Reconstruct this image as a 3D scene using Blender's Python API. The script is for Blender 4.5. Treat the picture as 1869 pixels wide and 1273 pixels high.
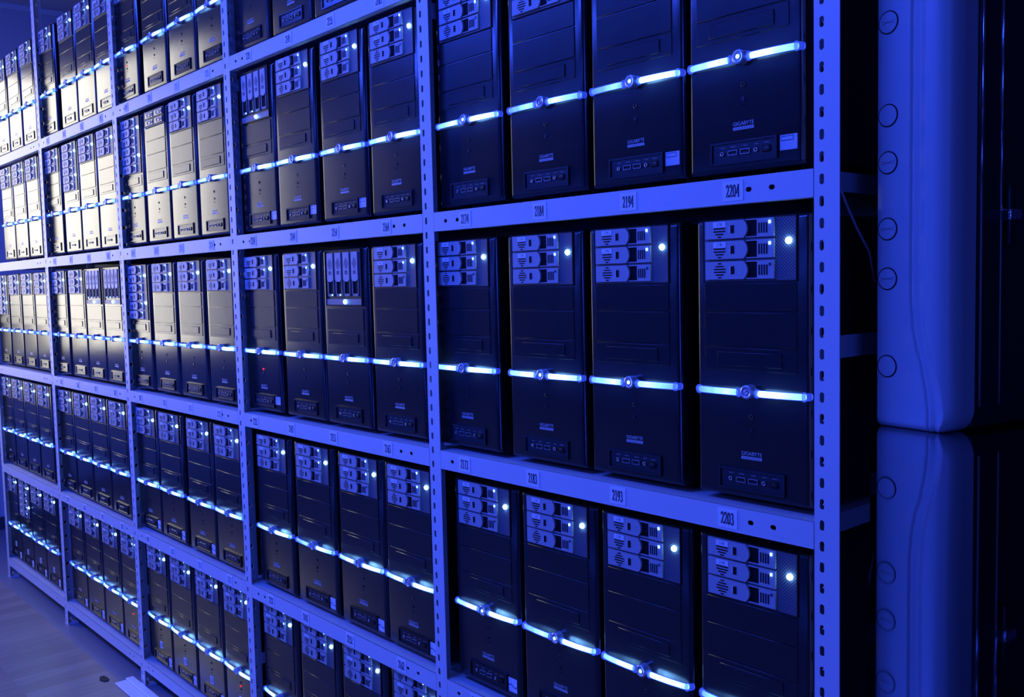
import bpy, bmesh, math, random
from mathutils import Vector, Matrix

for o in list(bpy.data.objects):
    bpy.data.objects.remove(o)
scene = bpy.context.scene
C = scene.collection

# ------------------------------------------------------------------ camera, world, lights, exposure
cam_d = bpy.data.cameras.new('camera')
cam = bpy.data.objects.new('camera', cam_d)
C.objects.link(cam)
cam_d.sensor_width = 36.0
cam_d.lens = 1739.0 / 1869.0 * 36.0
cam_d.clip_start = 0.01
RGT = Vector((0.6619663, 0.7491676, -0.0234196))
UPV = Vector((-0.0368703, 0.0637546, 0.9972843))
FWD = Vector((-0.7486262, 0.6593051, -0.0698254))
m = Matrix((RGT, UPV, -FWD)).transposed().to_4x4()
m.translation = Vector((0.6601458, -1.0991342, 1.3111742))
cam.matrix_world = m
scene.camera = cam

scene.view_settings.view_transform = 'Standard'
scene.view_settings.look = 'None'
scene.view_settings.gamma = 1.0
scene.view_settings.use_curve_mapping = False
scene.view_settings.exposure = 0.0
scene.cycles.use_denoising = True
scene.cycles.max_bounces = 6

world = bpy.data.worlds.new('world')
scene.world = world
world.use_nodes = True
world.node_tree.nodes['Background'].inputs[0].default_value = (0.02, 0.03, 0.6, 1)
world.node_tree.nodes['Background'].inputs[1].default_value = 0.02


def area(name, loc, target, size, size_y, power, col):
    l = bpy.data.lights.new(name, 'AREA')
    l.shape = 'RECTANGLE'
    l.size, l.size_y = size, size_y
    l.energy = power
    l.color = col
    o = bpy.data.objects.new(name, l)
    C.objects.link(o)
    o.location = loc
    o.rotation_euler = (Vector(target) - Vector(loc)).to_track_quat('-Z', 'Y').to_euler()
    return o


BLUE = (0.028, 0.078, 1.0)
# two rows of blue tube lamps under the ceiling of the aisle
area('ceiling_lamp', (-1.2, -1.75, 2.8), (-1.2, -1.0, 0.0), 1.6, 0.25, 88, BLUE)
area('ceiling_lamp', (-3.2, -1.75, 2.8), (-3.2, -1.2, 0.0), 1.6, 0.25, 72, BLUE)
# blue light strips along the far side of the aisle, one above the other
for z_, p_ in ((0.50, 11), (1.36, 3), (2.15, 27)):
    area('aisle_lamp', (-2.4, -2.75, z_), (-2.4, 0.0, z_), 5.2, 0.10, p_, BLUE)
# blue panel lamps one above the other on the right wall
for z_ in (0.50, 1.37, 2.30):
    area('wall_lamp', (2.45, -2.1, z_), (-0.8, 0.0, z_), 0.95, 0.27, 11, BLUE)
# daylight through the window in the end wall
area('window_light', (-5.05, -0.70, 1.66), (-3.2, -0.2, 1.40), 1.1, 1.65, 11.5, (1.0, 0.95, 0.84)).data.spread = math.radians(120)

FY = 0.018          # y of the computers' front faces
ZS = {'A': 1.896, 'B': 1.446, 'C': 0.989, 'D': 0.534, 'E': 0.095}   # shelf tops
BEAM_H = 0.0358
UX = [0.0, -0.84, -1.680, -2.497, -3.312, -4.165]                  # left edges of the uprights
UW = 0.0355

# ------------------------------------------------------------------ materials


def principled(name, col, rough=0.5, metal=0.0, spec=0.5):
    mt = bpy.data.materials.new(name)
    mt.use_nodes = True
    b = mt.node_tree.nodes['Principled BSDF']
    b.inputs['Base Color'].default_value = (*col, 1)
    b.inputs['Roughness'].default_value = rough
    b.inputs['Metallic'].default_value = metal
    b.inputs['Specular IOR Level'].default_value = spec
    return mt


def add_noise_bump(mt, scale, strength, dist=0.001, rough_var=None):
    nt = mt.node_tree
    b = nt.nodes['Principled BSDF']
    tc = nt.nodes.new('ShaderNodeTexCoord')
    n = nt.nodes.new('ShaderNodeTexNoise')
    n.inputs['Scale'].default_value = scale
    n.inputs['Detail'].default_value = 3
    bp = nt.nodes.new('ShaderNodeBump')
    bp.inputs['Strength'].default_value = strength
    bp.inputs['Distance'].default_value = dist
    nt.links.new(tc.outputs['Object'], n.inputs['Vector'])
    nt.links.new(n.outputs['Fac'], bp.inputs['Height'])
    nt.links.new(bp.outputs['Normal'], b.inputs['Normal'])
    if rough_var:
        n2 = nt.nodes.new('ShaderNodeTexNoise')
        n2.inputs['Scale'].default_value = 9
        mr = nt.nodes.new('ShaderNodeMapRange')
        mr.inputs['To Min'].default_value = rough_var[0]
        mr.inputs['To Max'].default_value = rough_var[1]
        nt.links.new(tc.outputs['Object'], n2.inputs['Vector'])
        nt.links.new(n2.outputs['Fac'], mr.inputs['Value'])
        nt.links.new(mr.outputs['Result'], b.inputs['Roughness'])


def emission(name, col, strength):
    mt = bpy.data.materials.new(name)
    mt.use_nodes = True
    nt = mt.node_tree
    nt.nodes.clear()
    e = nt.nodes.new('ShaderNodeEmission')
    e.inputs[0].default_value = (*col, 1)
    e.inputs[1].default_value = strength
    out = nt.nodes.new('ShaderNodeOutputMaterial')
    nt.links.new(e.outputs[0], out.inputs[0])
    return mt


M = {}
M['rack'] = principled('painted_steel', (0.60, 0.61, 0.64), 0.42, 0.0, 0.5)
add_noise_bump(M['rack'], 900, 0.12, 0.0004)
M['board'] = principled('shelf_steel', (0.45, 0.46, 0.50), 0.5)
M['black'] = principled('black_plastic', (0.012, 0.012, 0.015), 0.34, 0.0, 0.5)
add_noise_bump(M['black'], 1400, 0.10, 0.0005, (0.17, 0.27))
M['black_gloss'] = principled('glossy_black_plastic', (0.012, 0.012, 0.015), 0.12, 0.0, 0.8)
add_noise_bump(M['black_gloss'], 1100, 0.12, 0.0005)
M['chassis'] = principled('black_steel', (0.010, 0.010, 0.012), 0.30, 0.0, 0.5)
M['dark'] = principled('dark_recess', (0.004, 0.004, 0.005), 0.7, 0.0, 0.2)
M['tray'] = principled('grey_tray_plastic', (0.36, 0.37, 0.40), 0.45)
M['tray_dim'] = principled('grey_latch_plastic', (0.20, 0.205, 0.23), 0.45)
M['paper'] = principled('label_paper', (0.75, 0.76, 0.80), 0.6)
M['ink'] = principled('black_ink', (0.015, 0.015, 0.03), 0.6)
M['print'] = principled('grey_badge_print', (0.40, 0.41, 0.46), 0.45)
M['port'] = principled('port_metal', (0.32, 0.33, 0.37), 0.35, 0.6)
M['button'] = principled('clear_button', (0.55, 0.57, 0.65), 0.22, 0.5)
M['rubber'] = principled('rubber', (0.008, 0.008, 0.008), 0.7)
M['sticker'] = principled('sticker_foil', (0.55, 0.56, 0.62), 0.35)
M['sticker_dark'] = principled('sticker_print', (0.10, 0.11, 0.22), 0.4)
M['led'] = emission('led_blue_white', (0.22, 0.55, 1.0), 38)
M['tray_led'] = emission('tray_led_blue', (0.18, 0.45, 1.0), 9)
M['tray_led_off'] = principled('tray_led_unlit', (0.05, 0.05, 0.09), 0.3)
M['red'] = emission('led_red', (1.0, 0.02, 0.03), 3.0)
M['glow'] = emission('button_glow', (0.25, 0.6, 1.0), 6)
M['white_trim'] = principled('white_trim', (0.75, 0.75, 0.75), 0.5)
M['cable'] = principled('grey_cable', (0.35, 0.35, 0.4), 0.5)


def perforated():
    mt = principled('perforated_panel', (0.10, 0.105, 0.13), 0.45)
    nt = mt.node_tree
    b = nt.nodes['Principled BSDF']
    tc = nt.nodes.new('ShaderNodeTexCoord')
    sep = nt.nodes.new('ShaderNodeSeparateXYZ')
    nt.links.new(tc.outputs['Object'], sep.inputs[0])

    def mth(op, a, bb):
        n = nt.nodes.new('ShaderNodeMath')
        n.operation = op
        for i, v in enumerate((a, bb)):
            if isinstance(v, (int, float)):
                n.inputs[i].default_value = v
            elif v is not None:
                nt.links.new(v, n.inputs[i])
        return n.outputs[0]
    # rotated lattice of round holes
    s = 1.0 / 0.0048
    u = mth('MULTIPLY', mth('ADD', sep.outputs[0], sep.outputs[2]), s)
    v = mth('MULTIPLY', mth('SUBTRACT', sep.outputs[0], sep.outputs[2]), s)
    fu = mth('SUBTRACT', mth('FRACT', mth('ADD', u, 1000), None), 0.5)
    fv = mth('SUBTRACT', mth('FRACT', mth('ADD', v, 1000), None), 0.5)
    d = mth('ADD', mth('MULTIPLY', fu, fu), mth('MULTIPLY', fv, fv))
    hole = mth('LESS_THAN', d, 0.075)
    mix = nt.nodes.new('ShaderNodeMix')
    mix.data_type = 'RGBA'
    mix.inputs[6].default_value = (0.13, 0.135, 0.17, 1)
    mix.inputs[7].default_value = (0.004, 0.004, 0.006, 1)
    nt.links.new(hole, mix.inputs[0])
    nt.links.new(mix.outputs[2], b.inputs['Base Color'])
    return mt


M['perf'] = perforated()


def core_material():
    """light guide: brightest near the LED beside the power button, fading to the end."""
    mt = bpy.data.materials.new('light_guide_core')
    mt.use_nodes = True
    nt = mt.node_tree
    nt.nodes.clear()
    tc = nt.nodes.new('ShaderNodeTexCoord')
    sep = nt.nodes.new('ShaderNodeSeparateXYZ')
    nt.links.new(tc.outputs['Object'], sep.inputs[0])
    oi = nt.nodes.new('ShaderNodeObjectInfo')

    def mth(op, a, bb=None, cc=None):
        n = nt.nodes.new('ShaderNodeMath')
        n.operation = op
        for i, v in enumerate((a, bb, cc)):
            if isinstance(v, (int, float)):
                n.inputs[i].default_value = v
            elif v is not None:
                nt.links.new(v, n.inputs[i])
        return n.outputs[0]
    ax = mth('ABSOLUTE', sep.outputs[0])
    dist = mth('ABSOLUTE', mth('SUBTRACT', ax, 0.034))
    fall = mth('POWER', 2.718, mth('MULTIPLY', dist, -40.0))
    # right half carries the stronger LED
    right = mth('GREATER_THAN', sep.outputs[0], 0.0)
    gain = mth('ADD', 0.55, mth('MULTIPLY', right, 0.8))
    rnd = mth('ADD', 0.35, mth('MULTIPLY', oi.outputs['Random'], 1.2))
    no = nt.nodes.new('ShaderNodeTexNoise')
    no.inputs['Scale'].default_value = 55
    nt.links.new(tc.outputs['Object'], no.inputs['Vector'])
    var = mth('ADD', 0.45, no.outputs['Fac'])
    st = mth('MULTIPLY', mth('MULTIPLY', mth('ADD', mth('MULTIPLY', fall, 30.0), 1.2), gain), mth('MULTIPLY', rnd, var))
    e = nt.nodes.new('ShaderNodeEmission')
    e.inputs[0].default_value = (0.20, 0.52, 1.0, 1)
    nt.links.new(st, e.inputs[1])
    out = nt.nodes.new('ShaderNodeOutputMaterial')
    nt.links.new(e.outputs[0], out.inputs[0])
    return mt


M['core'] = core_material()


def tube_material():
    mt = bpy.data.materials.new('clear_blue_acrylic')
    mt.use_nodes = True
    nt = mt.node_tree
    nt.nodes.clear()
    tr = nt.nodes.new('ShaderNodeBsdfTransparent')
    tr.inputs[0].default_value = (0.85, 0.9, 1.0, 1)
    em = nt.nodes.new('ShaderNodeEmission')
    em.inputs[0].default_value = (0.03, 0.07, 1.0, 1)
    em.inputs[1].default_value = 1.4
    gl = nt.nodes.new('ShaderNodeBsdfGlossy')
    gl.inputs['Roughness'].default_value = 0.15
    mx = nt.nodes.new('ShaderNodeMixShader')
    mx.inputs[0].default_value = 0.55
    mx2 = nt.nodes.new('ShaderNodeMixShader')
    mx2.inputs[0].default_value = 0.1
    out = nt.nodes.new('ShaderNodeOutputMaterial')
    nt.links.new(tr.outputs[0], mx.inputs[1])
    nt.links.new(em.outputs[0], mx.inputs[2])
    nt.links.new(mx.outputs[0], mx2.inputs[1])
    nt.links.new(gl.outputs[0], mx2.inputs[2])
    nt.links.new(mx2.outputs[0], out.inputs[0])
    return mt


M['tube'] = tube_material()

# ------------------------------------------------------------------ mesh helpers


class MB:
    """collects shapes into one mesh with material slots"""

    def __init__(self):
        self.bm = bmesh.new()
        self.mats = []

    def mi(self, key):
        if key not in self.mats:
            self.mats.append(key)
        return self.mats.index(key)

    def face(self, vs, mat, smooth=False):
        try:
            f = self.bm.faces.new(vs)
        except ValueError:
            return None
        f.material_index = self.mi(mat)
        f.smooth = smooth
        return f

    def box(self, x0, x1, y0, y1, z0, z1, mat, bevel=0.0, seg=2):
        r = bmesh.ops.create_cube(self.bm, size=1.0)
        vs = r['verts']
        for v in vs:
            v.co = Vector((x0 + (v.co.x + .5) * (x1 - x0), y0 + (v.co.y + .5) * (y1 - y0), z0 + (v.co.z + .5) * (z1 - z0)))
        fs = set(f for v in vs for f in v.link_faces)
        i = self.mi(mat)
        for f in fs:
            f.material_index = i
        if bevel > 0:
            es = list(set(e for v in vs for e in v.link_edges))
            rr = bmesh.ops.bevel(self.bm, geom=es, offset=bevel, segments=seg, profile=0.5, affect='EDGES', material=-1)
            for f in rr['faces']:
                f.material_index = i
                f.smooth = True

    def prism_y(self, pts, y0, y1, mat):
        """polygon in x,z extruded along y (front at y0)"""
        a = [self.bm.verts.new((x, y0, z)) for x, z in pts]
        b = [self.bm.verts.new((x, y1, z)) for x, z in pts]
        self.face(a, mat)
        self.face(list(reversed(b)), mat)
        n = len(pts)
        for i in range(n):
            j = (i + 1) % n
            self.face([a[j], a[i], b[i], b[j]], mat)

    def disc_y(self, cx, cz, r, y0, y1, mat, n=20):
        self.prism_y([(cx + r * math.cos(2 * math.pi * k / n), cz + r * math.sin(2 * math.pi * k / n)) for k in range(n)], y0, y1, mat)

    def ring_y(self, cx, cz, r0, r1, y0, y1, mat, n=24):
        P = []
        for r, y in ((r1, y1), (r1, y0), (r0, y0), (r0, y1)):
            P.append([self.bm.verts.new((cx + r * math.cos(2 * math.pi * k / n), y, cz + r * math.sin(2 * math.pi * k / n))) for k in range(n)])
        for q in range(4):
            A, B = P[q], P[(q + 1) % 4]
            for k in range(n):
                j = (k + 1) % n
                self.face([A[k], A[j], B[j], B[k]], mat, True)

    def frame_y(self, x0, x1, z0, z1, t, y0, y1, mat):
        self.box(x0, x1, y0, y1, z1 - t, z1, mat)
        self.box(x0, x1, y0, y1, z0, z0 + t, mat)
        self.box(x0, x0 + t, y0, y1, z0 + t, z1 - t, mat)
        self.box(x1 - t, x1, y0, y1, z0 + t, z1 - t, mat)

    def tube(self, pts, ra, rb, mat, n=10, cap=True):
        """sweep along points lying mainly in x/y; ra vertical radius, rb horizontal radius"""
        rings = []
        pts = [Vector(p) for p in pts]
        for i, p in enumerate(pts):
            t = (pts[min(i + 1, len(pts) - 1)] - pts[max(i - 1, 0)]).normalized()
            up = Vector((0, 0, 1)) if abs(t.z) < 0.95 else Vector((1, 0, 0))
            s = t.cross(up).normalized()
            u = s.cross(t).normalized()
            rings.append([self.bm.verts.new(p + u * ra * math.cos(2 * math.pi * k / n) + s * rb * math.sin(2 * math.pi * k / n)) for k in range(n)])
        for a, b in zip(rings, rings[1:]):
            for k in range(n):
                j = (k + 1) % n
                self.face([a[k], a[j], b[j], b[k]], mat, True)
        if cap:
            self.face(list(reversed(rings[0])), mat)
            self.face(rings[-1], mat)

    def dome_y(self, cx, cz, r, y, mat, n=10, m=4, depth=None):
        depth = depth or r
        rings = []
        for i in range(m):
            a = math.pi / 2 * i / m
            rr = r * math.cos(a)
            rings.append([self.bm.verts.new((cx + rr * math.cos(2 * math.pi * k / n), y - depth * math.sin(a), cz + rr * math.sin(2 * math.pi * k / n))) for k in range(n)])
        tip = self.bm.verts.new((cx, y - depth, cz))
        for a, b in zip(rings, rings[1:]):
            for k in range(n):
                j = (k + 1) % n
                self.face([a[k], a[j], b[j], b[k]], mat, True)
        for k in range(n):
            self.face([rings[-1][k], rings[-1][(k + 1) % n], tip], mat, True)
        self.face(list(reversed(rings[0])), mat)

    def strokes(self, ch, x, z, w, h, y0, y1, mat, thick, thin):
        """a serif-like digit drawn with a broad nib inside the box x..x+w, z..z+h"""
        for pl in DIGITS[ch]:
            pts = [Vector((x + a * w, 0, z + b * h)) for a, b in pl]
            for p, q in zip(pts, pts[1:]):
                d = q - p
                L = d.length
                if L < 1e-7:
                    continue
                d /= L
                wd = thin + (thick - thin) * abs(d.z)
                nrm = Vector((-d.z, 0, d.x)) * wd / 2
                e = d * thin * 0.3
                a, b = p - e, q + e
                poly = [a - nrm, b - nrm, b + nrm, a + nrm]
                self.prism_y([(v.x, v.z) for v in poly], y0, y1, mat)

    def add_mesh(self, me, mat, mtx):
        n0 = len(self.bm.verts)
        self.bm.from_mesh(me)
        self.bm.verts.ensure_lookup_table()
        i = self.mi(mat)
        for v in self.bm.verts[n0:]:
            v.co = mtx @ v.co
        for f in set(f for v in self.bm.verts[n0:] for f in v.link_faces):
            f.material_index = i

    def mesh(self, name):
        bmesh.ops.recalc_face_normals(self.bm, faces=self.bm.faces)
        me = bpy.data.meshes.new(name)
        self.bm.to_mesh(me)
        self.bm.free()
        for k in self.mats:
            me.materials.append(M[k])
        return me

    def build(self, name, parent=None, loc=None):
        return put(name, self.mesh(name), parent, loc)


def put(name, me, parent=None, loc=None):
    o = bpy.data.objects.new(name, me)
    C.objects.link(o)
    if parent is not None:
        o.parent = parent
    if loc is not None:
        o.location = loc
    return o


def tag(o, label, cat, group=None, kind=None):
    o['label'] = label
    o['category'] = cat
    if group:
        o['group'] = group
    if kind:
        o['kind'] = kind
    return o


def thing(name, label, cat, loc=(0, 0, 0), rz=0.0, group=None):
    o = bpy.data.objects.new(name, None)
    C.objects.link(o)
    o.empty_display_size = 0.05
    o.location = loc
    o.rotation_euler = (0, 0, rz)
    return tag(o, label, cat, group)


def arc(cx, cz, rx, rz, a0, a1, n):
    return [(cx + rx * math.cos(math.radians(a0 + (a1 - a0) * i / n)), cz + rz * math.sin(math.radians(a0 + (a1 - a0) * i / n))) for i in range(n + 1)]


DIGITS = {
    '0': [arc(.5, .5, .36, .48, 0, 360, 18)],
    '1': [[(.5, 0), (.5, 1), (.28, .84)], [(.25, 0), (.75, 0)]],
    '2': [arc(.47, .72, .32, .27, 170, -35, 8) + [(.14, .04), (.86, .04), (.88, .2)]],
    '3': [arc(.46, .75, .28, .24, 160, -80, 8) + arc(.46, .27, .36, .27, 80, -160, 9)],
    '4': [[(.68, 0), (.68, 1), (.1, .3), (.92, .3)], [(.5, 0), (.86, 0)]],
    '5': [[(.8, .97), (.28, .97), (.2, .55)] + arc(.44, .31, .38, .3, 110, -150, 10)],
    '6': [[(.78, .95), (.4, .8), (.2, .5)] + arc(.5, .3, .32, .3, 160, -200, 14)],
    '7': [[(.16, .82), (.18, .97), (.85, .97), (.42, 0)]],
    '8': [arc(.5, .75, .27, .23, 0, 360, 14), arc(.5, .26, .34, .26, 0, 360, 14)],
    '9': [arc(.5, .7, .32, .29, 0, 360, 14), [(.82, .68), (.68, .25), (.3, .03)]],
}

_txt = {}


def text_mesh(s):
    if s in _txt:
        return _txt[s]
    cu = bpy.data.curves.new('lettering', 'FONT')
    cu.body = s
    cu.align_x = 'CENTER'
    cu.align_y = 'CENTER'
    cu.resolution_u = 3
    cu.extrude = 0.0
    ob = bpy.data.objects.new('lettering', cu)
    me = bpy.data.meshes.new_from_object(ob)
    bpy.data.objects.remove(ob)
    xs = [v.co.x for v in me.vertices]
    ys = [v.co.y for v in me.vertices]
    _txt[s] = (me, min(xs), max(xs), min(ys), max(ys))
    return _txt[s]


def letter(mb, s, cx, cz, w, h, y, mat):
    """lettering facing -y, fitted in a w x h box centred on cx, cz"""
    me, x0, x1, y0, y1 = text_mesh(s)
    sx, sz = w / (x1 - x0), h / (y1 - y0)
    mt = Matrix(((sx, 0, 0, cx - sx * (x0 + x1) / 2), (0, 0, -1, y), (0, sz, 0, cz - sz * (y0 + y1) / 2), (0, 0, 0, 1)))
    mb.add_mesh(me, mat, mt)


def slotted(mb, cells, mat, y=0.0, th=0.002, axis='x'):
    """a thin plate in the plane y, built of rectangular cells; a cell may carry a stadium-shaped hole.
    cells: (x0, x1, z0, z1, hole or None); hole = (cx, cz, half_w, half_h)"""
    def P(x, z, yy):
        return (x, yy, z) if axis == 'x' else (yy, x, z)
    for (x0, x1, z0, z1, hole) in cells:
        rect = [(x0, z0), (x1, z0), (x1, z1), (x0, z1)]
        if hole is None:
            for yy in (y, y + th):
                mb.face([mb.bm.verts.new(P(a, b, yy)) for a, b in rect], mat)
            continue
        cx, cz, hw, hh = hole
        n = 16
        r = min(hw, hh)
        inner, outer = [], []
        for k in range(n):
            a = 2 * math.pi * (k + .5) / n
            ca, sa = math.cos(a), math.sin(a)
            inner.append((cx + r * ca + math.copysign(hw - r, ca), cz + r * sa + math.copysign(hh - r, sa)))
            # point on the rectangle in this direction
            sx = ((x1 - cx) if ca > 0 else (x0 - cx)) / ca
            sz = ((z1 - cz) if sa > 0 else (z0 - cz)) / sa
            s = min(sx, sz)
            outer.append((cx + s * ca, cz + s * sa))
        for yy in (y, y + th):
            vi = [mb.bm.verts.new(P(a, b, yy)) for a, b in inner]
            vo = [mb.bm.verts.new(P(a, b, yy)) for a, b in outer]
            corners = {q: mb.bm.verts.new(P(rect[q][0], rect[q][1], yy)) for q in range(4)}
            for k in range(n):
                j = (k + 1) % n
                mb.face([vi[k], vo[k], vo[j], vi[j]], mat)
                (xa, za), (xb, zb) = outer[k], outer[j]
                e = 1e-7
                same = (abs(xa - xb) < e and (abs(xa - x0) < e or abs(xa - x1) < e)) or (abs(za - zb) < e and (abs(za - z0) < e or abs(za - z1) < e))
                if not same:
                    qx = x1 if (cx + (xa + xb) / 2 - cx) > cx else x0
                    best = min(range(4), key=lambda q: (rect[q][0] - (xa + xb) / 2) ** 2 + (rect[q][1] - (za + zb) / 2) ** 2)
                    mb.face([vo[k], corners[best], vo[j]], mat)
            if yy == y:
                f0 = vi
            else:
                for k in range(n):
                    j = (k + 1) % n
                    mb.face([f0[k], f0[j], vi[j], vi[k]], mat, True)


# ------------------------------------------------------------------ the room
def structure(o):
    o['kind'] = 'structure'
    return o


def floor_material():
    mt = principled('laminate', (0.3, 0.25, 0.2), 0.32)
    nt = mt.node_tree
    b = nt.nodes['Principled BSDF']
    tc = nt.nodes.new('ShaderNodeTexCoord')
    mp = nt.nodes.new('ShaderNodeMapping')
    mp.inputs['Rotation'].default_value = (0, 0, math.radians(90))
    br = nt.nodes.new('ShaderNodeTexBrick')
    br.inputs['Scale'].default_value = 1.0
    br.inputs['Brick Width'].default_value = 0.62
    br.inputs['Row Height'].default_value = 0.075
    br.inputs['Mortar Size'].default_value = 0.0006
    br.inputs['Color1'].default_value = (0.40, 0.32, 0.25, 1)
    br.inputs['Color2'].default_value = (0.29, 0.225, 0.17, 1)
    br.inputs['Mortar'].default_value = (0.15, 0.11, 0.08, 1)
    mp2 = nt.nodes.new('ShaderNodeMapping')
    mp2.inputs['Scale'].default_value = (26, 1.6, 1)
    no = nt.nodes.new('ShaderNodeTexNoise')
    no.inputs['Scale'].default_value = 3
    no.inputs['Detail'].default_value = 5
    mix = nt.nodes.new('ShaderNodeMix')
    mix.data_type = 'RGBA'
    mix.blend_type = 'MULTIPLY'
    mix.inputs[0].default_value = 0.5
    nt.links.new(tc.outputs['Object'], mp.inputs[0])
    nt.links.new(tc.outputs['Object'], mp2.inputs[0])
    nt.links.new(mp.outputs[0], br.inputs[0])
    nt.links.new(mp2.outputs[0], no.inputs[0])
    nt.links.new(br.outputs['Color'], mix.inputs[6])
    nt.links.new(no.outputs['Fac'], mix.inputs[7])
    nt.links.new(mix.outputs[2], b.inputs['Base Color'])
    return mt


M['floor'] = floor_material()
M['base_floor'] = principled('grey_linoleum', (0.20, 0.20, 0.22), 0.35)
add_noise_bump(M['base_floor'], 120, 0.1, 0.001)
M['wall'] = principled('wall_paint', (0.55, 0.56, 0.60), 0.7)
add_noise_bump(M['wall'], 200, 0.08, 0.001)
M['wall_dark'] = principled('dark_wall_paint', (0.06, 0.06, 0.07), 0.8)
M['pane'] = emission('lit_window_pane', (1.0, 0.95, 0.85), 0.85)

RX0, RX1, RY0, RY1, ZC = -5.17, 2.6, -2.9, 1.1, 2.9
mb = MB(); mb.box(RX0 - .1, RX1 + .1, -0.045, RY1 + .1, -0.1, 0.0, 'base_floor'); structure(mb.build('floor'))
mb = MB(); mb.box(RX0 - .1, RX1 + .1, RY0 - .1, -0.045, -0.1, 0.0, 'floor'); structure(mb.build('floor_laminate'))
mb = MB(); mb.box(RX0 - .1, RX1 + .1, RY0 - .1, RY1 + .1, ZC, ZC + .1, 'wall'); structure(mb.build('ceiling'))
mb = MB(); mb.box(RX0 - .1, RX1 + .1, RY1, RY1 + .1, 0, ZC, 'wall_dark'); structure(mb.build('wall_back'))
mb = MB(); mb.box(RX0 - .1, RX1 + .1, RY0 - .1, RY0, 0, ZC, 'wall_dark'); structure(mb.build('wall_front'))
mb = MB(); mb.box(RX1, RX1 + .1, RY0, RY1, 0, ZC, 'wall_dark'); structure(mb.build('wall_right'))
# end wall with the opening of a window beside the racks
WY0, WY1, WZ0, WZ1 = -1.28, -0.14, 0.80, 2.55
mb = MB()
mb.box(RX0 - .1, RX0, RY0, WY0, 0, ZC, 'wall')
mb.box(RX0 - .1, RX0, WY1, RY1, 0, ZC, 'wall')
mb.box(RX0 - .1, RX0, WY0, WY1, 0, WZ0, 'wall')
mb.box(RX0 - .1, RX0, WY0, WY1, WZ1, ZC, 'wall')
structure(mb.build('wall_left'))
mb = MB()
for (a, b_, c_, d_) in ((WY0, WY0 + .05, WZ0, WZ1), (WY1 - .05, WY1, WZ0, WZ1), (WY0 + .05, WY1 - .05, WZ0, WZ0 + .05), (WY0 + .05, WY1 - .05, WZ1 - .05, WZ1)):
    mb.box(RX0 - .06, RX0 + .012, a, b_, c_, d_, 'white_trim')
win = structure(mb.build('window_1'))
mb = MB(); mb.box(RX0 - .045, RX0 - .035, WY0 + .05, WY1 - .05, WZ0 + .05, WZ1 - .05, 'pane'); mb.build('window_pane', win)
mb = MB(); mb.box(RX0, RX0 + .022, RY0, RY1, ZC - .03, ZC, 'white_trim'); structure(mb.build('trim_1'))
mb = MB(); mb.box(RX0, RX0 + .012, RY0, RY1, 0, .07, 'wall_dark'); structure(mb.build('baseboard_left'))
# white strip covering the floor joint in front of the rack
mb = MB()
mb.box(-2.56, -1.4, -0.066, -0.030, 0.0, 0.006, 'white_trim', 0.002)
mb.box(-2.56, -1.4, -0.030, -0.005, 0.0, 0.012, 'white_trim', 0.002)
tag(mb.build('floor_strip'), 'white plastic strip lying on the floor at the foot of the rack', 'floor strip')

# ------------------------------------------------------------------ the shelving
rack = thing('shelving_rack', 'long grey slotted steel rack holding rows of black tower computers', 'rack', (0, 0, 0))
RACK_D = 0.46
TOPZ = 2.56
PITCH = 0.0278


def upright(x, rear=False):
    mb = MB()
    y = RACK_D - 0.002 if rear else 0.0
    cells = []
    z = 0.0
    if rear:
        cells.append((x, x + UW, 0, TOPZ, None))
    else:
        n = int(TOPZ / PITCH)
        for k in range(n):
            z0, z1 = k * PITCH, (k + 1) * PITCH
            cells.append((x, x + UW, z0, z1, (x + 0.0108, (z0 + z1) / 2, 0.0033, 0.0069)))
        cells.append((x, x + UW, n * PITCH, TOPZ, None))
    slotted(mb, cells, 'rack', y, 0.002)
    # side flange running back from the left edge
    cells = []
    ya, yb = (RACK_D - UW, RACK_D) if rear else (0.002, UW)
    if rear:
        cells.append((ya, yb, 0, TOPZ, None))
    else:
        for k in range(n):
            z0, z1 = k * PITCH, (k + 1) * PITCH
            if k % 2:
                cells.append((ya, yb, z0, z1, None))
            else:
                cells.append((ya, yb, z0, z1, (ya + .017, (z0 + z1) / 2, 0.0045, 0.0062)))
    slotted(mb, cells, 'rack', x, 0.002, 'y')
    mb.box(x - .001, x + UW + .001, y - (.001 if not rear else .036), y + (.038 if not rear else .003), 0, .006, 'rack')
    return mb.build('upright', rack)


for x in UX:
    upright(x)
    upright(x, True)
for x in UX:           # braces between front and rear uprights
    for z in (0.30, 1.20, 1.82):
        mb = MB()
        mb.box(x + .002, x + .0035, UW, RACK_D - UW, z, z + .03, 'rack')
        mb.build('side_brace', rack)

LABELX = {
    (1, 'B'): [-.709, -.51, -.313, -.123], (1, 'C'): [-.73, -.541, -.344, -.136],
    (2, 'A'): [-1.539, -1.338, -1.152, -.965], (2, 'B'): [-1.554, -1.351, -1.165, -.965],
    (2, 'C'): [-1.584, -1.396, -1.202, -.985], (2, 'D'): [-1.538, -1.362, -1.162, -.961],
    (3, 'A'): [-2.37, -2.18, -1.98, -1.777], (3, 'B'): [-2.375, -2.186, -1.999, -1.798],
    (3, 'C'): [-2.375, -2.18, -1.989, -1.798], (3, 'D'): [-2.37, -2.173, -1.973, -1.779],
}
ROWNUM = {'A': 5, 'B': 4, 'C': 3, 'D': 2}


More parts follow.
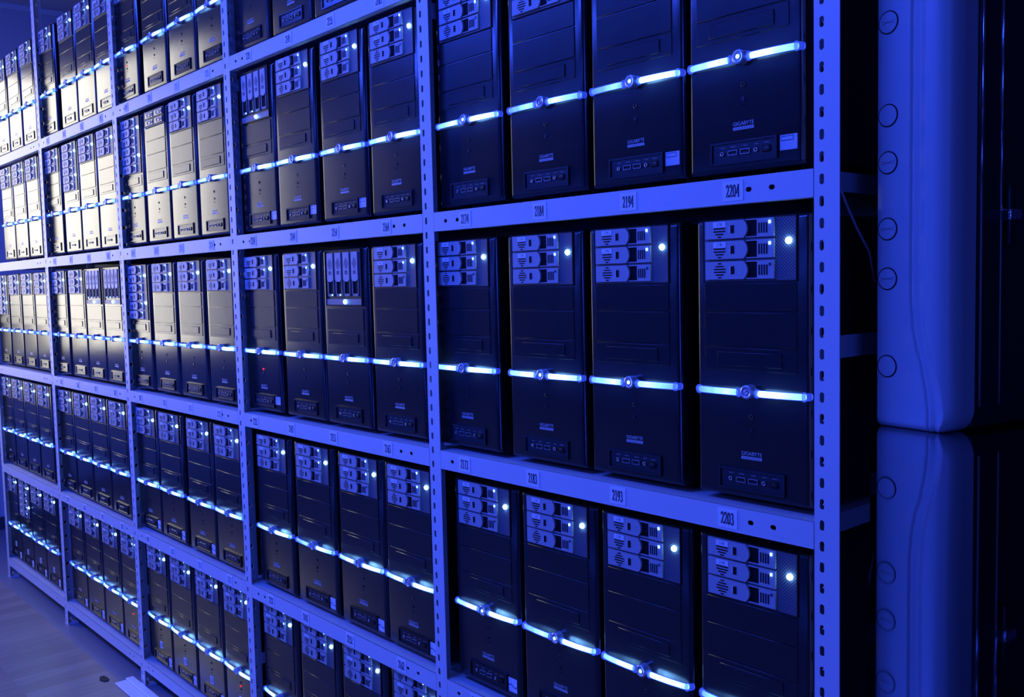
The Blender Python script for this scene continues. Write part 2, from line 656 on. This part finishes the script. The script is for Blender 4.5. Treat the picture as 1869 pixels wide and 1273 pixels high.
def number_label(parent, text, cx, cz, fine=False):
    mb = MB()
    mb.box(cx - .0165, cx + .0165, -0.0007, 0.0, cz - .0135, cz + .0135, 'paper')
    w = 0.0052
    for i, ch in enumerate(text):
        x = cx - 2 * 0.0056 + i * 0.0056
        mb.strokes(ch, x, cz - .0085, w, .017, -0.0010, -0.0008, 'tray_dim' if fine else 'ink', 0.0012 if fine else 0.0017, 0.0005 if fine else 0.0007)  # far labels: paler, thinner ink imitates digits washed out by bright exposure
    return mb.build('number_label', parent)


for bay in range(1, 6):
    xl, xr = UX[bay] + UW + .0005, UX[bay - 1] - .001
    for row, zt in ZS.items():
        mb = MB()
        mb.box(UX[bay] + .004, xr - .001, 0.003, RACK_D - .004, zt - .003, zt, 'board')
        mb.box(UX[bay] + .004, xr - .001, RACK_D - .006, RACK_D - .004, zt - BEAM_H, zt - .003, 'board')
        for xx in (UX[bay] + .0036, xr - .003):
            mb.box(xx, xx + .002, .04, RACK_D - .04, zt - .026, zt - .003, 'board')
        sh = mb.build('shelf', rack)
        z0, z1 = zt - BEAM_H, zt
        hx = [xl + .036, xl + .071, xr - .097, xr - .061]
        cz = (z0 + z1) / 2
        xs = [xl] + [h + s for h in hx for s in (-.012, .012)] + [xr]
        mb = MB()
        cells = []
        for i in range(len(xs) - 1):
            hole = (hx[i // 2], cz, .0047, .0034) if i % 2 else None
            cells.append((xs[i], xs[i + 1], z0, z1, hole))
        slotted(mb, cells, 'rack', 0.0, 0.0018)
        mb.box(xl, xr, 0.0018, 0.016, z0, z0 + .0015, 'rack')
        mb.box(xl, xr, 0.0018, 0.003, z1 - .0015, z1, 'rack')
        be = mb.build('shelf_beam', sh)
        if row in ROWNUM and bay <= 4:
            base = 2174 - 40 * (bay - 1) - 4 + ROWNUM[row]
            lx = LABELX.get((bay, row), [UX[bay] + o for o in (.125, .32, .515, .71)])
            for i in range(4):
                number_label(sh, str(base + 10 * i), lx[i], cz, bay >= 3)

# ------------------------------------------------------------------ tower computers
MESH = {}


def cached(key, fn):
    if key not in MESH:
        MESH[key] = fn()
    return MESH[key]


MX0, MX1 = -0.077, 0.072       # the drive bays


def me_chassis():
    mb = MB()
    mb.box(-.0915, .0905, .024, .425, .014, .401, 'chassis', .002, 2)
    return mb.mesh('chassis')


def me_bezel():
    mb = MB()
    # outline seen from above: rounded left edge, bevelled right edge
    prof = [(-.0925, .030), (-.0925, .0075)]
    prof += [(-.0850 - .0075 * math.cos(math.radians(a)), .0075 - .0075 * math.sin(math.radians(a))) for a in (15, 30, 45, 60, 75, 90)]
    prof += [(.0800, 0.0), (.0866, 0.0)]
    px, py = .0870, .0002
    for a in (36, 42, 48, 54, 60):
        prof.append((px, py))
        px += .0016 * math.cos(math.radians(a))
        py += .0016 * math.sin(math.radians(a))
    prof += [(px, py), (.0925, py + .0016), (.0925, .030)]
    rings = []
    for z, sh in ((.010, .0075), (.0107, .0042), (.0125, .0018), (.0165, 0), (.3975, 0), (.4015, .0018), (.4033, .0042), (.404, .0075)):
        rings.append([mb.bm.verts.new((x, max(y, sh), z)) for x, y in prof])
    n = len(prof)
    for a, b in zip(rings, rings[1:]):
        for k in range(n):
            j = (k + 1) % n
            mb.face([a[k], a[j], b[j], b[k]], 'black_gloss' if 10 <= k <= 14 else 'black', True)
    mb.face(list(reversed(rings[0])), 'black')
    mb.face(rings[-1], 'black')
    return mb.mesh('front_bezel')


def me_foot():
    mb = MB()
    mb.disc_y(0, 0, .011, 0, .012, 'rubber', 14)
    for v in mb.bm.verts:
        v.co = Vector((v.co.x, v.co.z, v.co.y))
    return mb.mesh('foot')


def me_cover(z0, z1):
    mb = MB()
    mb.box(MX0, MX1, -.0016, .004, z0, z1, 'black', .0007, 1)
    return mb.mesh('drive_cover')


def me_floppy(z0, z1):
    mb = MB()
    mb.box(MX0, MX1, -.0012, .004, z0, z1, 'black', .0007, 1)
    mb.box(-.055, .05, -.0030, -.001, z0 + .006, z1 - .006, 'black', .0008, 1)
    return mb.mesh('floppy_cover')


def bar_path(sgn, inset=0.0):
    # from the button outwards, bowed forward in the middle and wrapping round the case edge
    out = []
    for x, y in ((.0135, -.0085), (.03, -.0088), (.055, -.0080), (.075, -.0062), (.084, -.0046), (.0892 - inset, -.0015), (.0898 - inset, .004)):
        out.append((sgn * x, y, .1605))
    if inset:
        out = [(sgn * .018, -.0086, .1605)] + out[1:-1]
    return out


def me_bar(sgn):
    mb = MB()
    mb.tube(bar_path(sgn), .0053, .0040, 'tube', 12)
    # end cap and collar by the button
    mb.tube([(sgn * .0835, -.0050, .1605), (sgn * .0870, -.0040, .1605)], .0066, .0050, 'tube', 12)
    mb.tube([(sgn * .0135, -.0085, .1605), (sgn * .0165, -.0086, .1605)], .0066, .0048, 'tube', 12)
    return mb.mesh('light_bar')


def me_core(sgn):
    mb = MB()
    mb.tube(bar_path(sgn, .004), .0043, .0028, 'core', 8)
    return mb.mesh('light_core')


def me_button():
    mb = MB()
    mb.disc_y(0, .162, .0098, -.0118, .002, 'button', 28)
    mb.ring_y(0, .162, .0060, .0094, -.0128, -.0112, 'button', 28)
    mb.ring_y(0, .162, .0018, .0034, -.0128, -.0112, 'button', 20)
    return mb.mesh('power_button')


def me_glow():
    mb = MB()
    mb.dome_y(0, .162, .0030, -.0128, 'glow', 10, 3, .0015)
    return mb.mesh('button_light')


def me_reset():
    mb = MB()
    mb.ring_y(0, .126, .0022, .0034, -.0010, .001, 'chassis', 14)
    mb.disc_y(0, .107, .0028, -.0012, .001, 'chassis', 14)
    mb.disc_y(0, .098, .0012, -.0008, .001, 'dark', 10)
    return mb.mesh('reset_button')


def me_red():
    mb = MB()
    mb.dome_y(0, .116, .0022, -.0002, 'red', 10, 3)
    return mb.mesh('activity_light')


def me_badge():
    mb = MB()
    letter(mb, 'GIGABYTE', 0, .0742, .0335, .0052, -.0004, 'print')
    letter(mb, 'GIGABYTE', .0003, .0742, .0335, .0052, -.00035, 'print')
    mb.box(-.0168, .0168, -.0004, .0, .0657, .0699, 'print')
    letter(mb, 'C H A S S I S', 0, .0678, .028, .0024, -.0006, 'ink')
    return mb.mesh('badge')


def me_panel():
    mb = MB()
    # raised frame round a sunken plate
    mb.frame_y(-.054, .054, .0205, .0515, .0028, -.0030, .001, 'black')
    mb.box(-.0512, .0512, -.0006, .001, .0233, .0487, 'black')
    for x, w in ((-.034, .008), (-.0165, .009), (.0035, .008), (.021, .007), (.037, .009)):
        mb.box(x - w / 2, x + w / 2, -.0009, -.0005, .0433, .0443, 'tray_dim')
    return mb.mesh('port_panel')


def me_usb():
    mb = MB()
    mb.frame_y(-.0078, .0078, -.0035, .0035, .0010, -.0024, 0, 'port')
    mb.box(-.0068, .0068, -.0010, 0, -.0025, .0025, 'dark')
    mb.box(-.0055, .0055, -.0020, -.001, -.0018, .0000, 'chassis')
    return mb.mesh('usb_port')


def me_jack():
    mb = MB()
    mb.ring_y(0, 0, .0017, .0030, -.0022, 0, 'port', 16)
    mb.disc_y(0, 0, .0017, -.0008, 0, 'dark', 12)
    return mb.mesh('audio_jack')


def me_pbutton():
    mb = MB()
    mb.box(-.0068, .0068, -.0014, 0, -.0046, .0046, 'dark', .001, 1)
    mb.box(-.0045, .0045, -.0024, -.001, -.0026, .0026, 'chassis', .001, 1)
    return mb.mesh('port_button')


def me_sticker(kind):
    mb = MB()
    if kind == 'foil':      # two-tone rectangle at the right of the ports
        mb.box(.0575, .0835, -.0005, .001, .0300, .0500, 'sticker')
        mb.box(.0590, .0780, -.0007, -.0004, .0420, .0485, 'sticker_dark')
        mb.box(.0600, .0770, -.0008, -.0006, .0432, .0473, 'sticker')
    elif kind == 'corner':  # white square low at the right with a dark wave
        mb.box(.0570, .0800, -.0005, .001, .0230, .0490, 'paper')
        pts = [(.057 + .023 * i / 10, .0335 + .0022 * math.sin(i / 10 * 6.28)) for i in range(11)]
        mb.prism_y(pts + [(x, z + .0022) for x, z in reversed(pts)], -.0008, -.0004, 'sticker_dark')
    else:                   # square label in place of the badge
        mb.box(-.011, .011, -.0005, .001, .0640, .0860, 'paper')
        mb.box(-.0065, .0065, -.0008, -.0004, .0685, .0815, 'sticker_dark')
        mb.box(-.0045, .0045, -.0009, -.0006, .0705, .0795, 'print')
    return mb.mesh('sticker')


def me_cage(n_mod, z_top):
    mb = MB()
    h = .0855 * n_mod
    mb.box(MX0, MX1, -.0016, .006, z_top - h, z_top, 'perf', .0006, 1)
    mb.frame_y(MX0 - .0012, MX1 + .0012, z_top - h - .0012, z_top + .0012, .0012, -.0024, .002, 'chassis')
    return mb.mesh('drive_cage')


def me_tray(labelled, lit):
    """one horizontal hot-swap tray, origin at its lower left corner level with the bay"""
    mb = MB()
    h = .0250
    lr = -.0075
    edge = [(lr + .0062 * (1 - ((k / 8) * 2 - 1) ** 2), h * k / 8) for k in range(9)]
    mb.prism_y([(-.0715, 0)] + edge + [(-.0715, h)], -.0060, -.001, 'tray')
    # dark opening behind the latch, ribbed grille, frame
    mb.box(lr, .0135, -.0022, -.001, 0, h, 'dark')
    mb.box(.0135, .0400, -.0046, -.001, 0, h, 'tray')
    mb.box(lr + .003, .0135, -.0044, -.002, h - .0016, h, 'tray')
    mb.box(lr + .003, .0135, -.0044, -.002, 0, .0014, 'tray')
    for x in (.0160, .0200, .0240, .0280):
        mb.box(x, x + .0021, -.0050, -.0044, .0050, .0190, 'dark')
    # latch notch
    mb.box(-.0285, -.0225, -.0064, -.0058, .0070, .0180, 'dark')
    mb.box(-.0300, -.0282, -.0068, -.0058, .0070, .0180, 'sticker')
    # diamond grille
    cx, cz = -.047, .0122
    rows_ = [(.0040, .0098), (.0092, .0059), (.0136, .0020), (.0136, -.0020), (.0092, -.0059), (.0040, -.0098)]
    for hw, dz in rows_:
        if labelled and dz > .003:
            continue
        mb.box(cx - hw * .72, cx + hw * .72, -.0064, -.0058, cz + dz - .0009, cz + dz + .0009, 'dark')
    if labelled:
        mb.box(cx - .0105, cx + .0105, -.0064, -.0058, .0160, .0236, 'paper')
        letter(mb, '2 TB', cx, .0200, .0085, .0036, -.0066, 'ink')
    return mb.mesh('drive_tray')


def me_tray_light(lit):
    mb = MB()
    mb.box(.0325, .0352, -.0056, -.0044, .0175, .0213, 'tray_led' if lit else 'tray_led_off')
    return mb.mesh('tray_light')


def me_led(x, z):
    mb = MB()
    mb.dome_y(x, z, .0046, -.0016, 'led', 12, 4)
    return mb.mesh('cage_light')


def me_cage_v():
    mb = MB()
    mb.box(MX0, MX1, -.0012, .006, .277, .401, 'chassis', .0006, 1)
    mb.frame_y(MX0, MX1, .277, .401, .0022, -.0040, 0, 'black')
    for k in range(5):
        x = -.0690 + k * .0338
        mb.box(x - .0013, x + .0013, -.0026, -.001, .299, .395, 'perf')
    mb.box(MX0 + .003, MX1 - .003, -.0030, -.001, .280, .2925, 'tray_dim')
    return mb.mesh('drive_cage')


def me_tray_v():
    """one upright hot-swap tray: rounded plate above, dark opening below"""
    mb = MB()
    w, z0, zm, z1 = .0125, .2985, .335, .3945
    edge = [(-w + 2 * w * k / 8, zm - .0045 * (1 - ((k / 8) * 2 - 1) ** 2)) for k in range(9)]
    mb.prism_y(edge + [(w, z1), (-w, z1)], -.0060, -.001, 'tray')
    mb.box(-w, w, -.0022, -.001, z0, zm, 'dark')
    mb.box(-w, -w + .0022, -.0046, -.001, z0, zm, 'tray_dim')
    mb.box(w - .0022, w, -.0046, -.001, z0, zm, 'tray_dim')
    mb.box(-w, w, -.0046, -.001, z0, z0 + .0055, 'tray_dim')
    for dx, hh in ((-.0072, .004), (-.0043, .008), (-.0014, .012), (.0014, .012), (.0043, .008), (.0072, .004)):
        mb.box(dx - .0008, dx + .0008, -.0064, -.0058, .370 - hh, .370 + hh, 'tray_dim')
    mb.frame_y(-.0042, .0042, .347, .354, .0016, -.0064, -.0058, 'dark')
    return mb.mesh('drive_tray')


def me_tray_light_v():
    mb = MB()
    mb.box(.0045, .0075, -.0054, -.0044, .3000, .3028, 'tray_led')
    return mb.mesh('tray_light')


def me_cage_q():
    mb = MB()
    mb.box(MX0, MX1, -.0016, .006, .354, .401, 'chassis', .0006, 1)
    mb.frame_y(MX0, MX1, .354, .401, .0016, -.0030, 0, 'tray_dim')
    return mb.mesh('drive_cage')


def me_tray_q():
    mb = MB()
    mb.box(-.034, .034, -.0046, -.001, 0, .0195, 'black', .0006, 1)
    mb.frame_y(-.033, .033, .001, .0185, .0012, -.0054, -.004, 'tray_dim')
    mb.frame_y(-.012, .014, .0050, .0150, .0018, -.0058, -.004, 'tray')
    mb.box(.018, .028, -.0056, -.004, .006, .014, 'tray_dim')
    return mb.mesh('drive_tray')


GROUP = 'black tower computers on the rack shelves'
BAYNAME = {1: 'rightmost bay', 2: 'second bay from right', 3: 'middle bay', 4: 'second bay from left', 5: 'leftmost bay'}
SHELF = {'A': 'top shelf', 'B': 'second shelf', 'C': 'third shelf', 'D': 'fourth shelf', 'E': 'bottom shelf'}
POS = ['first', 'second', 'third', 'fourth']
LOOK = {'T3': 'with three drive trays', 'T6': 'with six drive trays', 'V4': 'with upright drive trays', 'Q4': 'with small black trays', 'N': 'showing only its lower front'}


def computer(bay, row, idx, x, kind, detail, sticker=None, red=False, glow=False, yoff=0.0, npos=0):
    num = ''
    if bay <= 2 and row in ROWNUM and not (bay == 1 and row == 'D'):
        n = 2174 - 40 * (bay - 1) - 4 + ROWNUM[row] + 10 * idx
        lab = 'black tower computer %s standing above the shelf label %d' % (LOOK[kind], n)
    else:
        lab = 'black tower %s, %s from left, %s of %s' % (LOOK[kind], POS[npos], SHELF[row], BAYNAME[bay])
    r = thing('tower_computer', lab, 'computer', (x, FY + yoff, ZS[row] + .0006), 0, GROUP)
    put('chassis', cached('chassis', me_chassis), r)
    put('front_bezel', cached('bezel', me_bezel), r)
    for fx in (-.07, .07):
        for fy in (.05, .37):
            put('foot', cached('foot', me_foot), r, (fx, fy, 0.0))
    for s in (-1, 1):
        b = put('light_bar', cached(('bar', s), lambda: me_bar(s)), r)
        put('light_core', cached(('core', s), lambda: me_core(s)), b)
    pb = put('power_button', cached('button', me_button), r)
    if glow:
        put('button_light', cached('glow', me_glow), pb)
    # drives
    z_top = .4005
    cov = []
    if kind in ('T3', 'T6', 'N'):
        nm = 2 if kind == 'T6' else 1
        cg = put('drive_cage', cached(('cage', nm), lambda: me_cage(nm, z_top)), r)
        for q in range(nm):
            zt = z_top - q * .0855
            for k in range(3):
                lit = k < 2 or nm == 2
                put('drive_tray', cached(('tray', lit), lambda: me_tray(lit, lit)), cg, (0, 0, zt - .0005 - .0252 - k * .0284))
                put('tray_light', cached(('tl', lit), lambda: me_tray_light(lit)), cg, (0, 0, zt - .0005 - .0252 - k * .0284))
            put('cage_light', cached('led', lambda: me_led(.061, 0)), cg, (0, 0, zt - .0325))
        if nm == 1:
            cov = [('cov1', .2730, .3120), ('cov2', .2235, .2715)]
    elif kind == 'V4':
        cg = put('drive_cage', cached('cagev', me_cage_v), r)
        for k in range(4):
            tx = -.0521 + k * .0338
            put('drive_tray', cached('trayv', me_tray_v), cg, (tx, 0, 0))
            if k < 2:
                put('tray_light', cached('tlv', me_tray_light_v), cg, (tx, 0, 0))
        put('cage_light', cached('led', lambda: me_led(.061, 0)), cg, (-.061 + .004, -.0015, .2862))
        cov = [('cov2', .2235, .2715)]
    elif kind == 'Q4':
        cg = put('drive_cage', cached('cageq', me_cage_q), r)
        for qx in (-.0380, .0330):
            for qz in (.3568, .3788):
                put('drive_tray', cached('trayq', me_tray_q), cg, (qx, 0, qz))
        cov = [('cov0', .3140, .3520), ('cov1', .2730, .3120), ('cov2', .2235, .2715)]
    for key, a, b_ in cov:
        put('drive_cover', cached(key, lambda: me_cover(a, b_)), r)
    put('floppy_cover', cached('flop', lambda: me_floppy(.190, .2220)), r)
    # lower front
    if sticker != 'square':
        put('badge', cached('badge', me_badge), r)
    pp = put('port_panel', cached('panel', me_panel), r)
    for ux in (-.0165, .0035):
        put('usb_port', cached('usb', me_usb), pp, (ux, -.0006, .0355))
    if detail:
        for ux in (-.034, .021):
            put('audio_jack', cached('jack', me_jack), pp, (ux, -.0006, .0355))
        put('port_button', cached('pbut', me_pbutton), pp, (.037, -.0006, .0355))
        put('reset_button', cached('reset', me_reset), r)
    for sk in (('square', 'corner') if sticker == 'square' else (sticker,) if sticker else ()):
        s = put('sticker', cached(('stk', sk), lambda: me_sticker(sk)), r)
        s['label'] = {'foil': 'silver foil sticker', 'corner': 'white corner sticker', 'square': 'white square sticker'}[sk]
    if red:
        put('activity_light', cached('red', me_red), r)['label'] = 'red light'
    return r


XS = {
    (1, 'B'): [-.715, -.510, -.312, -.118], (1, 'C'): [-.742, -.523, -.323, -.108], (1, 'D'): [-.696, -.501, -.307, -.108],
    (2, 'A'): [-1.555, -1.352, -1.157, -.955], (2, 'B'): [-1.544, -1.354, -1.147, -.949],
    (2, 'C'): [-1.562, -1.353, -1.160, -.962], (2, 'D'): [-1.534, -1.330, -1.128, -.938], (2, 'E'): [-1.535, -1.336, -1.140, -.938],
    (3, 'A'): [-2.395, -2.173, -1.972, -1.776], (3, 'B'): [-2.390, -2.192, -2.002, -1.807],
    (3, 'C'): [-2.392, -2.190, -1.992, -1.793], (3, 'D'): [-2.385, -2.195, -1.983, -1.792], (3, 'E'): [-2.350, -2.160, -1.968, -1.777],
    (4, 'A'): [-3.210, -2.968, -2.782, -2.592], (4, 'B'): [-3.210, -3.000, -2.812, -2.624],
    (4, 'C'): [-3.212, -3.004, -2.816, -2.628], (4, 'D'): [-3.214, -3.026, -2.838, -2.650], (4, 'E'): [-3.160, -2.966, -2.777, -2.594],
    (5, 'A'): [-4.06, -3.868, -3.673, -3.472], (5, 'B'): [-4.06, -3.866, -3.676, -3.480],
    (5, 'C'): [-4.033, -3.835, -3.640, -3.450], (5, 'D'): [-4.066, -3.876, -3.688, -3.492], (5, 'E'): [-4.066, -3.872, -3.684, -3.494],
}
KIND = {(2, 'B', 0): 'V4', (2, 'C', 2): 'V4', (3, 'B', 0): 'T6', (3, 'B', 1): 'Q4', (3, 'C', 0): 'T6',
        (4, 'B', 1): 'T6', (4, 'C', 2): 'V4', (4, 'C', 3): 'V4', (5, 'C', 0): 'T6', (5, 'E', 1): 'T6'}
STICK = {(1, 'B', 2): 'foil', (1, 'B', 3): 'foil', (1, 'D', 0): 'corner', (2, 'B', 0): 'foil', (2, 'B', 1): 'foil', (2, 'B', 2): 'foil',
         (2, 'C', 0): 'foil', (2, 'D', 1): 'corner', (2, 'D', 2): 'corner', (2, 'D', 3): 'corner'}
for i_ in range(4):
    STICK[(3, 'E', i_)] = 'square'
    STICK[(5, 'E', i_)] = 'square'
for k_ in ((3, 'D', 0), (3, 'D', 1), (3, 'D', 2), (4, 'E', 0), (4, 'E', 1), (4, 'E', 2)):
    STICK[k_] = 'corner'
RED = {(2, 'C', 0), (3, 'A', 0), (4, 'E', 3), (3, 'E', 3)}
GLOW = {(1, 'B', 0), (1, 'B', 2), (1, 'B', 3), (1, 'C', 1), (1, 'C', 2), (1, 'D', 0), (1, 'D', 1), (1, 'D', 2)}
for (bay, row), xs in XS.items():
    lo, hi = UX[bay] + .0060 + .0945, UX[bay - 1] - .0015 - .0945
    xs = [min(hi - .1895 * (3 - i), max(lo + .1895 * i, x)) for i, x in enumerate(xs)]
    for _ in range(40):
        for i in range(3):
            gap = xs[i + 1] - xs[i]
            if gap < .1895:
                xs[i] -= (.1896 - gap) / 2
                xs[i + 1] += (.1896 - gap) / 2
        xs[0], xs[3] = max(lo, xs[0]), min(hi, xs[3])
    for i, x in enumerate(xs):
        if (bay, row, i) in ((5, 'A', 0), (2, 'A', 3)):
            continue
        if (bay, row) == (5, 'B') and i == 0:
            continue
        np_ = i - 1 if (bay, row) in ((5, 'A'), (5, 'B')) else i
        kind = KIND.get((bay, row, i), 'N' if (bay, row) in ((2, 'A'), (3, 'A')) else 'T3')
        if (bay, row) in ((1, 'B'),) and i >= 2:
            kind = 'N'
        computer(bay, row, i, x, kind, bay <= 3, STICK.get((bay, row, i)), (bay, row, i) in RED, (bay, row, i) in GLOW, 0.0, np_)

# ------------------------------------------------------------------ black table and the tall unit right of the rack


def table_material():
    mt = principled('polished_black_top', (0.45, 0.45, 0.47), 0.03, 1.0, 0.5)
    return mt


M['tabletop'] = table_material()
M['unit'] = principled('light_grey_plastic', (0.37, 0.38, 0.41), 0.38)
add_noise_bump(M['unit'], 700, 0.06, 0.0004)
M['unit_black'] = principled('black_panel', (0.010, 0.010, 0.012), 0.28)
M['chrome'] = principled('chrome', (0.7, 0.7, 0.75), 0.12, 1.0)
TZ = 1.116
tb = thing('black_table', 'polished black table right of the rack mirroring the tall unit', 'table', (0.7, -0.2, 0))
poly = [(.052, .052), (.118, -.075), (.62, -1.03), (1.75, -1.03), (1.75, .95), (.26, .95)]
mb = MB()
a = [mb.bm.verts.new((x - .7, y + .2, TZ)) for x, y in poly]
b_ = [mb.bm.verts.new((x - .7, y + .2, TZ - .03)) for x, y in poly]
mb.face(a, 'tabletop'); mb.face(list(reversed(b_)), 'tabletop')
for i in range(len(poly)):
    j = (i + 1) % len(poly)
    mb.face([a[j], a[i], b_[i], b_[j]], 'tabletop')
mb.build('table_top', tb)
for lx, ly in ((.30, .85), (1.68, .85), (1.68, -.95), (.72, -.95)):
    mb = MB(); mb.box(lx - .03 - .7, lx + .03 - .7, ly - .03 + .2, ly + .03 + .2, 0, TZ - .03, 'unit_black', .003); mb.build('leg', tb)

UNIT_RZ = math.radians(-11)
UWD, UDP, UHT = .114, .42, .95
unit = thing('tower_unit', 'tall light plastic unit with round screw caps standing on the black table', 'equipment cabinet', (.050, .052, TZ), UNIT_RZ)


def seam_x(z):
    """x of the curved seam on the unit's face at height z"""
    pts = [(0, .0835), (.02, .0830), (.045, .0805), (.08, .0735), (.105, .0655), (.13, .0610), (.16, .0585), (.20, .0580), (.50, .0580), (.545, .0590), (.575, .0640), (.62, .0740), (.66, .0805), (.72, .083), (2, .083)]
    for (za, xa), (zb, xb) in zip(pts, pts[1:]):
        if za <= z <= zb:
            t = (z - za) / (zb - za)
            t = t * t * (3 - 2 * t) * .5 + t * .5
            return xa + (xb - xa) * t
    return .083


def unit_front():
    mb = MB()
    NZ = 150
    zs = [UHT * k / NZ for k in range(NZ + 1)]
    zs = sorted(set(zs + [.001, .002, .004, .006, .009]))
    rows_ = []
    for z in zs:
        s = seam_x(z)
        cols = [0.0, .003, .006, .0095] + [.0095 + (s - .0060 - .0095) * q / 5 for q in (1, 2, 3, 4, 5)]
        cols += [s - .0045, s - .0015, s - .0006, s, s + .0006, s + .002, s + .005, s + .009, s + .013, s + .017, s + .0205]
        last = cols[-1]
        need = 8
        cols += [last + (UWD - last) * (k + 1) / need for k in range(need)]
        row = []
        # rounding at the foot of the unit
        rb = .012
        by = rb - math.sqrt(max(0, rb * rb - (rb - z) ** 2)) if z < rb else 0
        for x in cols:
            y = by
            if x < .0095:
                y += .014 * (1 - x / .0095)
            d = x - s
            if abs(d) < .0009:
                y += .0035
            if d > 0:
                if d < .004:
                    y -= .0015 * d / .004
                elif d < .020:
                    q = (d - .004) / .016
                    y -= .0015 - .0050 * math.sin(q * math.pi) + .0035 * q
                else:
                    y -= .0050
            rc = .026
            if x > UWD - rc:
                q = x - (UWD - rc)
                y += rc - math.sqrt(max(0, rc * rc - q * q))
            row.append((x, y, z))
        rows_.append(row)
    # bottom right corner is rounded in the face outline too
    V = []
    for row in rows_:
        r = []
        for (x, y, z) in row:
            if z < .03:
                k = 1 - math.sqrt(max(0, 1 - ((.03 - z) / .03) ** 2))
                x = min(x, x - k * .024 * max(0, (x - .08) / (UWD - .08)))
            r.append(mb.bm.verts.new((x, y, z)))
        V.append(r)
    for a, b in zip(V, V[1:]):
        for k in range(len(a) - 1):
            mb.face([a[k], a[k + 1], b[k + 1], b[k]], 'dark' if k in (11, 12) else 'unit', True)  # seam faces coloured dark to stand in for the shadow in the gap
    # close the back with a slab so the front has real thickness
    n = len(V[0]) - 1
    back0 = [mb.bm.verts.new((r[0].co.x, .045, r[0].co.z)) for r in V]
    back1 = [mb.bm.verts.new((r[n].co.x, .045, r[n].co.z)) for r in V]
    for i in range(len(V) - 1):
        mb.face([V[i][0], V[i + 1][0], back0[i + 1], back0[i]], 'unit')
        mb.face([V[i][n], V[i + 1][n], back1[i + 1], back1[i]], 'unit')
        mb.face([back0[i], back0[i + 1], back1[i + 1], back1[i]], 'unit')
    mb.face(V[0] + [back1[0], back0[0]], 'unit')
    mb.face(V[-1] + [back1[-1], back0[-1]], 'unit')
    return mb


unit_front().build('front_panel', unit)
mb = MB()
mb.box(.004, UWD - .004, .045, UDP, .004, UHT, 'unit_black', .004)
mb.build('cabinet_body', unit)
for yy, w in ((.060, .006), (.100, .004)):
    mb = MB()
    mb.tube([(UWD - .004, yy, .03), (UWD - .004, yy, UHT - .01)], w * .5, w * .5, 'chrome', 10)
    mb.build('trim_strip', unit)
mb = MB()
mb.box(UWD - .005, UWD + .004, .106, .116, .225, .300, 'unit_black', .003)
mb.box(UWD - .005, UWD + .010, .098, .124, .255, .270, 'chrome', .003)
mb.build('latch', unit)


def cap_mesh(cross):
    mb = MB()
    mb.disc_y(0, 0, .0128, -.0006, .003, 'unit', 32)
    mb.ring_y(0, 0, .0128, .0142, -.0003, .003, 'dark', 36)
    if cross:
        for s in (1, -1):
            pts = [(-.009, -.0012), (0, s * -.0006), (.009, -.0012), (.009, .0012), (0, .0006), (-.009, .0012)]
            mb.prism_y([(x, z + s * x * .18) for x, z in ((-.0105, -.0004), (.0105, -.0004), (.0105, .0004), (-.0105, .0004))], -.0009, -.0005, 'tray_dim')
    return mb.mesh('screw_cap')


for cz, cr in ((.078, False), (.188, True), (.250, True), (.332, True), (.390, False), (.503, True), (.620, False), (.760, False)):
    put('screw_cap', cached(('cap', cr), lambda: cap_mesh(cr)), unit, (.0245, -.0004, cz))
for fx in (.02, UWD - .03):
    for fy in (.06, UDP - .03):
        pass

mb = MB()
mb.tube([(.0048, .030, 1.432), (.010, .045, 1.425), (.013, .058, 1.400), (.018, .075, 1.370), (.026, .092, 1.340), (.030, .100, 1.300)], .0016, .0016, 'cable', 8)
tag(mb.build('cable'), 'thin grey cable hanging behind the rightmost slotted upright of the rack', 'cable')
mb = MB()
random.seed(4)
pts = []
for k in range(14):
    a_ = 2 * math.pi * k / 14
    r_ = .6 + .4 * random.random()
    pts.append((-2.625 + .034 * r_ * math.cos(a_) , -.078 + .018 * r_ * math.sin(a_)))
va = [mb.bm.verts.new((x, y, .0004)) for x, y in pts]
vb = [mb.bm.verts.new((x, y, .0030)) for x, y in pts]
mb.face(vb, 'rubber'); mb.face(list(reversed(va)), 'rubber')
for k in range(14):
    j = (k + 1) % 14
    mb.face([va[k], va[j], vb[j], vb[k]], 'rubber')
tag(mb.build('scrap'), 'small dark scrap lying on the wooden floor beside the white strip', 'scrap')
